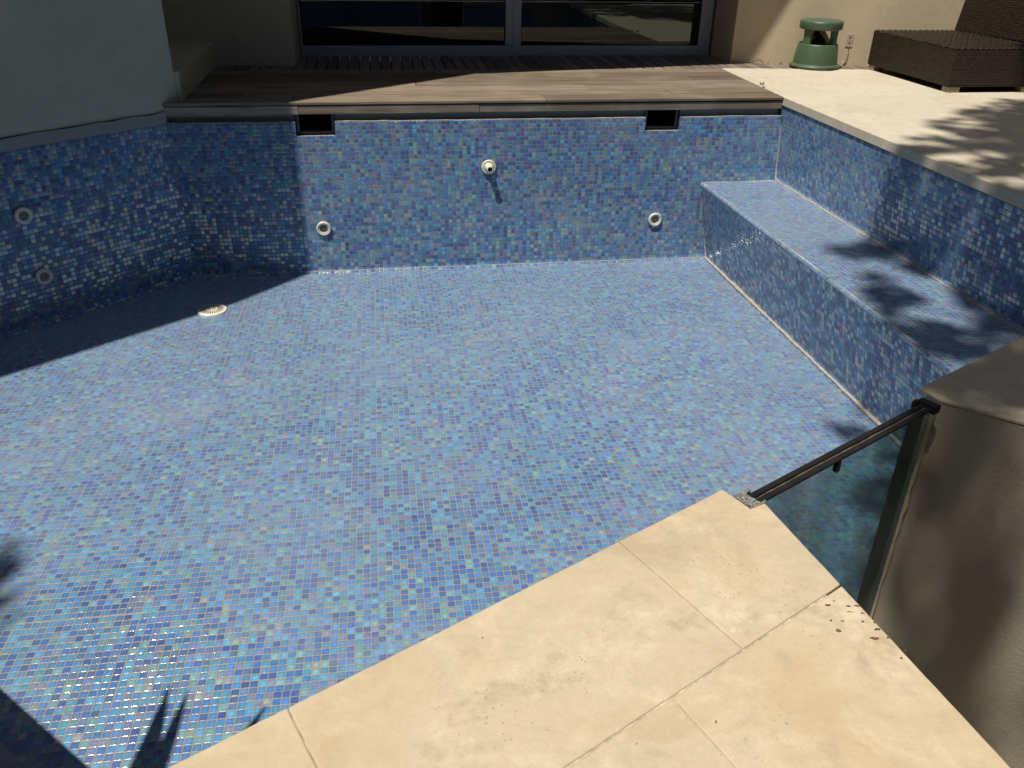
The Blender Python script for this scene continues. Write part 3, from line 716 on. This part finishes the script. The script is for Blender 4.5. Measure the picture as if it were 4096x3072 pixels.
for (x0, x1), lab in zip(sk, ('dark skimmer opening at the top of the back wall beside the shadow edge', 'dark skimmer opening at the top of the back wall nearer the bench')):
    t = thing('pool_skimmer', lab, 'skimmer', ((x0 + x1) / 2, .05, -.13), 'pool skimmers')
    a = MB(); d = .30; z0, z1 = -.1652, -.0625
    a.poly([(x0, .02, z0), (x1, .02, z0), (x1, d, z0), (x0, d, z0)]); a.poly([(x0 + .001, .02, z0), (x0 + .001, d, z0), (x0 + .001, d, z1), (x0 + .001, .02, z1)])
    a.poly([(x1 - .001, .02, z0), (x1 - .001, d, z0), (x1 - .001, d, z1), (x1 - .001, .02, z1)]); a.poly([(x0, d, z0), (x1, d, z0), (x1, d, z1), (x0, d, z1)]); a.poly([(x0, .02, z1), (x1, .02, z1), (x1, d, z1), (x0, d, z1)])
    a.build('throat', M['dark'], t)
    b = MB(); b.box((x0 + .002, .030, z0 + .001), (x0 + .018, .042, z1)); b.box((x1 - .018, .030, z0 + .001), (x1 - .002, .042, z1)); b.box((x0 + .018, .030, z0 + .001), (x1 - .018, .042, z0 + .016))
    b.build('frame', M['skimmer_grey'], t, bevel=.003)
# the fascia's backing board stops at the skimmers: cut it
dt = thing('floor_drain', 'round white drain grate with radial slots on the pool floor at the shadow edge', 'drain', (.183, -.512, ZF))
a = MB(); a.lathe([(.070, .0), (.070, .006), (.066, .0085), (.052, .010), (.0001, .011)], 56, (.183, -.512, ZF)); a.build('grate', M['white_plastic'], dt, smooth=True)
a = MB()
for k in range(28):
    t = 2 * math.pi * k / 28; c_, s_ = math.cos(t), math.sin(t); i0 = .024 if k % 2 else .030
    q = [(i0, -.0012), (.056, -.0024), (.056, .0024), (i0, .0012)]
    a.poly([(.183 + x * c_ - y * s_, -.512 + x * s_ + y * c_, ZF + .0118 - .0012 * (x > .05)) for x, y in q])
for k in range(10):
    t = 2 * math.pi * k / 10; c_, s_ = math.cos(t), math.sin(t)
    a.poly([(.183 + x * c_ - y * s_, -.512 + x * s_ + y * c_, ZF + .0122) for x, y in [(.010, -.0012), (.018, -.0016), (.018, .0016), (.010, .0012)]])
a.build('slot', M['dark'], dt)

# ------------------------------------------------------------------ garden speaker
sc_ = Vector((3.868, 1.03, 0))
sp_ = thing('garden_speaker', 'green mushroom shaped outdoor loudspeaker on the terrace against the cream wall', 'speaker', sc_)
a = MB(); a.lathe([(.0001, .003), (.150, .003), (.158, .006), (.160, .014), (.156, .021), (.143, .025), (.140, .028)], 56, sc_); a.build('base_ring', M['green_plastic'], sp_, smooth=True)
a = MB(); a.lathe([(.139, .026), (.136, .06), (.124, .142), (.121, .147), (.116, .148), (.112, .144), (.110, .132), (.0001, .128)], 56, sc_); a.build('body', M['green_plastic'], sp_, smooth=True)
a = MB(); a.lathe([(.0001, .232), (.124, .232), (.130, .234), (.133, .239), (.134, .274), (.131, .281), (.118, .286), (.06, .291), (.0001, .293)], 56, sc_); a.build('cap', M['green_plastic'], sp_, smooth=True)
for ang in (R(200), R(310), R(80)):
    a = MB(); pts = []; n = 9
    inner = [(.092, ang - .26), (.092, ang + .26)]; 
    for z, r0, r1, hw_ in ((.130, .084, .118, .36), (.150, .082, .114, .28), (.19, .082, .112, .25), (.233, .082, .114, .30)):
        pts.append([(r0, ang - hw_, z), (r1, ang - hw_, z), (r1 + .003, ang, z), (r1, ang + hw_, z), (r0, ang + hw_, z)])
    pv = [[(sc_.x + r * math.cos(t), sc_.y + r * math.sin(t), z) for r, t, z in L] for L in pts]
    for L0, L1 in zip(pv[:-1], pv[1:]):
        for k in range(5): a.poly([L0[k], L0[(k + 1) % 5], L1[(k + 1) % 5], L1[k]])
    a.build('post', M['green_plastic'], sp_, bevel=.002)
a = MB(); a.lathe([(.100, .130), (.092, .134), (.05, .168), (.026, .185), (.018, .196), (.010, .201), (.0001, .202)], 40, sc_); a.build('cone', M['dark'], sp_, smooth=True)
a = MB(); q = math.radians(-78)
a.box((-.020, -.004, .004), (.020, .004, .013), q + math.pi / 2, (sc_.x + .1588 * math.cos(q), sc_.y + .1588 * math.sin(q), 0)); a.build('cable_slot', M['dark'], sp_)

# ------------------------------------------------------------------ rattan lounge
sofa = thing('rattan_lounge', 'dark brown woven rattan lounge seat on pale feet by the cream wall', 'lounge', (4.52, .52, 0))
X0, X1, Y0_, Y1_ = 4.192, 5.25, .074, .955
a = MB(); zt_ = .236
a.box((X0, Y0_, .030), (X1, Y1_, zt_ - .006)); a.build('seat_base', M['rattan'], sofa, bevel=.008)
# ribbed woven top
a = MB(); n1, n2 = 120, 80; dv = Vector((.57, .82)).normalized(); dp = Vector((dv.y, -dv.x))
idx = {}
for i in range(n1 + 1):
    for j in range(n2 + 1):
        x = X0 + (4.76 - X0) * i / n1; y = Y0_ + (Y1_ - Y0_) * j / n2
        s_ = x * dp.x + y * dp.y + .006 * math.sin((x * dv.x + y * dv.y) * 42)
        h = abs(math.sin(math.pi * s_ / .030)) ** .7
        edge = min(i, n1 - i, j, n2 - j); ez = -.010 if edge == 0 else 0
        idx[i, j] = len(a.v); a.v.append((x, y, zt_ - .007 + .009 * h + ez * .6))
for i in range(n1):
    for j in range(n2):
        a.f.append([idx[i, j], idx[i + 1, j], idx[i + 1, j + 1], idx[i, j + 1]]); a.mi.append(0)
        a.uv.append([(a.v[q][1], a.v[q][0]) for q in a.f[-1]])
a.build('seat_top', M['rattan'], sofa, smooth=True)
a = MB(); a.box((0, -.93, .0), (.10, 0, .62), 0, (0, 0, 0))
a.v = [(4.740 + v[0] + v[2] * .13 + (-v[1]) * .085, .945 + v[1], .232 + v[2]) for v in a.v]
a.build('backrest', M['rattan'], sofa, bevel=.008)
for (x, y) in ((X0 + .012, Y0_ + .008), (X0 + .008, Y1_ - .075), (4.66, Y0_ + .006), (X1 - .09, Y1_ - .09)):
    a = MB(); a.box((x, y, 0), (x + .072, y + .060, .0298)); a.build('foot', M['foot'], sofa, bevel=.002)

# ------------------------------------------------------------------ outlet patch with cable ends on the front wall
wd_ = Vector((1, -.1766)).normalized(); wa = math.atan2(wd_.y, wd_.x)
M['patch'] = render_material('bare_patch', (.46, .37, .28), 1.5)
ot_ = thing('cable_outlet', 'unpainted patch with two cable holes in the cream wall between speaker and lounge', 'outlet', (4.135, 1.125, .15))
a = MB(); a.box((-.022, -.004, -.040), (.022, .001, .040), wa, (4.135, 1.1259, .152)); a.build('patch', M['patch'], ot_, bevel=.001)
for dz in (.020, -.014):
    a = MB(); a.box((-.0035, -.0055, dz - .006), (.0035, -.0005, dz + .006), wa, (4.135, 1.1259, .152)); a.build('hole', M['dark'], ot_, bevel=.001)
    a = MB(); a.box((-.009, -.0055, dz - .003), (-.004, -.0005, dz + .002), wa, (4.135, 1.1259, .152)); a.build('wire_end', M['white_plastic'], ot_)
cw_ = MB(); cw_.tube([(4.137, 1.119, .105), (4.137, 1.117, .075), (4.13, 1.115, .05), (4.112, 1.117, .03), (4.104, 1.112, .012)], .003, 6)
tag(cw_.build('cable_stub', M['patch'], smooth=True), 'thin painted cable running down the cream wall below the cable outlet', 'cable')
for pts, lab in (([(3.49, 1.228, .0), (3.52, 1.222, .004), (3.545, 1.212, .016), (3.565, 1.21, .022), (3.58, 1.21, .014), (3.60, 1.205, .002)], 'short brown cable looping out of the deck at the wall corner'),
                 ([(4.04, 1.12, .0), (4.02, 1.12, .012), (4.005, 1.125, .03)], 'short dark twig leaning on the wall right of the green speaker')):
    a = MB(); a.tube(pts, .003, 6); tag(a.build('loose_cable' if 'cable' in lab else 'twig', M['cable'], smooth=True), lab, 'cable' if 'cable' in lab else 'twig')
# weeds in the gaps
def weed(x, y, s, lab, grp='small weeds'):
    a = MB()
    for _ in range(14):
        t = random.uniform(0, 6.28); L = s * random.uniform(.5, 1); wv = s * .16
        d = Vector((math.cos(t), math.sin(t), random.uniform(.5, 1.6))).normalized(); sd_ = Vector((-math.sin(t), math.cos(t), 0)) * wv
        p0 = Vector((x, y, 0)); p1 = p0 + d * L * .6; p2 = p0 + d * L + Vector((0, 0, -L * .15))
        a.poly([p0, p1 - sd_, p2, p1 + sd_])
    o = a.build('weed', M['weed'], loc=(x, y, 0)); tag(o, lab, 'weed', grp); return o
M['weed'] = plain('weed_leaf', (.20, .24, .05), .6, 0, .3, 30, 0)
q = px2z0(3046, 340); weed(q.x, q.y, .035, 'green weed at the corner of deck and terrace')
weed(3.62, 1.19, .022, 'tiny yellow weed at the wall left of the green speaker, farther from it')
weed(3.70, 1.175, .026, 'tiny yellow weed at the wall just left of the green speaker')
weed(3.21, .30, .018, 'dry weed in the joint between deck and terrace near the pool corner')

# ------------------------------------------------------------------ tree that dapples the right side
tree = thing('shade_tree', 'tall leafy tree standing behind the viewer, casting dappled shade', 'tree', (2.6, -6.6, 0))
HS = .4
def crown_at(x, y, h): return Vector((x - AZ.x * h * HS, y - AZ.y * h * HS, h))
discs = [(3.78, -.85, .22, .9), (4.12, -.52, .20, .8), (4.42, -.28, .16, .8), (4.25, -.65, .28, .5), (4.5, -.62, .28, .5), (4.05, -1.0, .25, .5), (3.75, -1.1, .2, .5), (3.48, -1.12, .16, .9), (4.3, -.85, .30, .8), (3.95, -1.25, .32, .85), (4.7, -1.0, .45, .8), (3.6, -1.62, .30, .85), (5.0, -.3, .35, .9), (4.9, .1, .22, .9),
         (4.2, -1.7, .5, .9), (3.20, -1.20, .095, 2.6), (3.05, -1.28, .10, 2.2), (2.91, -1.29, .065, 2.2), (3.18, -1.50, .11, 1.8), (2.88, -1.60, .05, .9), (2.84, -1.78, .09, 2.2), (2.73, -1.93, .05, 1.0), (2.82, -2.16, .125, 2.2), (3.22, -1.88, .15, 1.6), (3.15, -2.2, .10, .4), (2.68, -2.05, .05, .8),
         (2.50, -2.16, .06, 1.2), (2.60, -2.38, .09, .9), (2.45, -2.62, .16, 1.0), (2.28, -2.9, .16, 1.1), (2.10, -3.08, .12, .45), (2.62, -2.85, .25, 1.1), (2.95, -2.60, .26, .35), (2.35, -3.15, .22, .8), (2.05, -3.32, .10, .8), (1.98, -3.5, .10, .7), (2.3, -3.5, .3, .3), (2.15, -3.72, .2, .35), (3.4, -2.2, .4, 1.0), (2.9, -3.2, .4, 1.0), (3.6, -2.9, .6, .9)]
lf = MB(); rnd = random.Random(5); hubs = []
for (x, y, r, dens) in discs:
    dens *= 3.4; h = rnd.uniform(7.5, 9.5); hubs.append(crown_at(x, y, h))
    n = int(dens * 1.5 * math.pi * r * r / .0085) + 3
    for _ in range(n):
        a = rnd.uniform(0, 6.283); q = r * math.sqrt(rnd.random()) * 1.1
        c = crown_at(x + q * math.cos(a), y + q * math.sin(a), h + rnd.gauss(0, .22))
        L = rnd.uniform(.11, .19); wv = L * rnd.uniform(.3, .45)
        t = rnd.uniform(0, 6.283); d = Vector((math.cos(t), math.sin(t), rnd.uniform(-.6, .3))).normalized()
        sdv = d.cross(Vector((rnd.uniform(-.4, .4), rnd.uniform(-.4, .4), 1))).normalized()
        lf.poly([c - d * L * .5, c - sdv * wv * .5 + d * L * .05, c + d * L * .5, c + sdv * wv * .5 + d * L * .05])
for _ in range(90):          # extra crown leaves added out of view to block sky light
    x, y = rnd.uniform(3.2, 8.5), rnd.uniform(-7.5, -3.4)
    h = rnd.uniform(6.5, 10); c0_ = crown_at(x, y, h)
    for _ in range(26):
        c = c0_ + Vector((rnd.gauss(0, .35), rnd.gauss(0, .35), rnd.gauss(0, .3))); L = rnd.uniform(.2, .34); wv = L * .42
        t = rnd.uniform(0, 6.283); d = Vector((math.cos(t), math.sin(t), rnd.uniform(-.6, .3))).normalized(); sdv = d.cross(Vector((rnd.uniform(-.4, .4), rnd.uniform(-.4, .4), 1))).normalized()
        lf.poly([c - d * L * .5, c - sdv * wv * .5, c + d * L * .5, c + sdv * wv * .5])
lf.build('crown', M['leaf'], tree)
tk = MB(); top = Vector((1.6, -4.6, 6.0))
tk.tube([(2.6, -6.6, -1.0), (2.58, -6.5, 1.0), (2.4, -6.1, 3.0), (2.05, -5.4, 4.8), tuple(top)], [.20, .17, .14, .11, .08], 12)
for hb in hubs[::2]:
    mid = top.lerp(hb, .5) + Vector((0, 0, .3)); tk.tube([top - Vector((0, 0, .3)), mid, hb], [.035, .018, .006], 6)
tk.build('trunk', M['bark'], tree, smooth=True)

tree2 = thing('slender_tree', 'slender young tree standing behind the viewer to the left', 'tree', (-4.6, -6.6, 0))
l2 = MB(); h = 6.0
for (x, y, r, n) in [(-.36, -2.72, .03, 4), (-.40, -2.62, .03, 4), (-.35, -2.58, .02, 2), (-.44, -2.84, .04, 5), (-.5, -2.75, .1, 14), (-.42, -2.55, .06, 6), (-.9, -2.9, .3, 40), (-1.3, -3.1, .35, 50), (-.8, -3.3, .25, 30), (-1.5, -2.6, .3, 30)]:
    for _ in range(n):
        c = crown_at(x + rnd.gauss(0, r), y + rnd.gauss(0, r), h + rnd.gauss(0, .2)); L = rnd.uniform(.12, .22); wv = L * .25
        d = Vector((rnd.gauss(.5, .25), rnd.gauss(.8, .25), rnd.uniform(-.4, .1))).normalized(); sdv = d.cross(Vector((0, .3, 1))).normalized()
        l2.poly([c - d * L * .5, c - sdv * wv * .5, c + d * L * .5, c + sdv * wv * .5])
l2.build('crown', M['leaf'], tree2)
t2 = MB(); t2.tube([(-4.6, -6.6, -1), (-4.4, -6.5, 1.5), (-3.6, -5.7, 4), (-2.9, -4.9, 5.7)], [.09, .08, .05, .03], 8)
for (x, y) in ((-.5, -2.75), (-.9, -2.9), (-1.3, -3.1), (-1.5, -2.6)): t2.tube([(-3.6, -5.7, 4), tuple(crown_at(x, y, 6))], [.02, .005], 6)
t2.build('trunk', M['bark'], tree2, smooth=True)
M['blocker_hedge'] = plain('blocker_leaf', (.030, .055, .018), .6, 0, .4, 4, 0)
def blocker_hedge(x0, y0, x1, y1, hgt, lab):  # unseen foliage walls added around the garden to block sky light
    a, b = Vector((x0, y0)), Vector((x1, y1)); L_ = (b - a).length; d = (b - a) / L_; n_ = Vector((-d.y, d.x)); hm = MB()
    hm.box((0, -.4, -1.0), (L_, .4, hgt - .3), math.atan2(d.y, d.x), (x0, y0, 0))
    for _ in range(int(L_ * hgt * 34)):
        s0 = rnd.uniform(0, L_); side = rnd.choice((-1, 1)); z = rnd.uniform(-.95, hgt); o = side * rnd.uniform(.36, .62)
        if z > hgt - .4: o = rnd.uniform(-.6, .6)
        c = Vector((*(a + d * s0 + n_ * o), z)); q = Vector((rnd.gauss(0, 1), rnd.gauss(0, 1), rnd.gauss(0, 1))).normalized(); r_ = q.orthogonal().normalized(); Lf = rnd.uniform(.14, .3)
        hm.poly([c - q * Lf, c - r_ * Lf * .45, c + q * Lf, c + r_ * Lf * .45])
    return tag(hm.build('blocker_hedge', M['blocker_hedge']), lab, 'blocker_hedge')
blocker_hedge(-9, -9.5, 10, -9.5, 5.5, 'long dark green leafy screen added unseen behind the viewer to block sky light')
blocker_hedge(9.5, -9, 9.5, 3, 5.0, 'dark green leafy screen added unseen on the right to block sky light')

# ------------------------------------------------------------------ strap-leaved plant added unseen to cast blade shadows; cloth at the near left
pot = thing('shadow_plant', 'unseen strap leaved plant in a concrete pot, added at the near left to cast blade shadows', 'plant', (0, -3.86, 0))
a = MB(); a.lathe([(.0001, 0), (.15, 0), (.19, .30), (.20, .32), (.175, .32), (.165, .28), (.0001, .27)], 32, (0, -3.86, 0)); a.build('pot', M['concrete'], pot, smooth=True)
a = MB()
def strap(tipx, tipy, tipz, wv=.03, root=(0, -3.86, .3)):
    p0 = Vector(root); p2 = Vector((tipx, tipy, tipz)); p1 = p0.lerp(p2, .5) + Vector((0, 0, .12)); prev = None; n = 10
    for k in range(n + 1):
        t = k / n; p = p0 * (1 - t) ** 2 + p1 * 2 * t * (1 - t) + p2 * t * t; d = ((p1 - p0) * (1 - t) + (p2 - p1) * t).normalized()
        sv = d.cross(Vector((0, 0, 1))).normalized() * wv * (1 - t ** 2.5) * .5 + Vector((0, 0, .0))
        if prev: a.poly([prev[0], p - sv, p + sv, prev[1]])
        prev = (p - sv, p + sv)
for k in range(22):
    t = random.uniform(2.6, 5.6); L = random.uniform(.3, .6); strap(L * math.cos(t), -3.86 + L * math.sin(t), random.uniform(.4, .95))
def from_floor(x, y, z, zref=ZF): k = (z - zref) * HS; return (x - AZ.x * k, y - AZ.y * k, z)
for x, y, z, wv in ((.450, -2.84, .60, .085), (.50, -2.86, .66, .07), (.455, -2.93, .52, .06), (.70, -2.93, .58, .075), (.66, -3.0, .5, .05)):
    strap(*from_floor(x, y, z), wv)
a.build('leaf_blades', M['leaf'], pot)
cl = MB(); n = 18
c0_ = Vector((.585, -3.785)); dl = NL
grid = {}
for i in range(n + 1):
    for j in range(9):
        s_ = i / n * .55 - .1; o = (j / 8 - .5) * .10
        pv_ = c0_ + dl * s_ + Vector((-NL.y, NL.x)) * (-o)
        z = .012 + .022 * math.cos(o / .05 * 1.45) + .004 * math.sin(i * 1.3 + j)
        grid[i, j] = len(cl.v); cl.v.append((pv_.x, pv_.y, z))
for i in range(n):
    for j in range(8):
        cl.f.append([grid[i, j], grid[i + 1, j], grid[i + 1, j + 1], grid[i, j + 1]]); cl.uv.append([(0, 0)] * 4); cl.mi.append(0)
tag(cl.build('dark_cloth', M['cloth'], smooth=True), 'dark navy cloth lying on the pool edge at the bottom left corner', 'cloth')
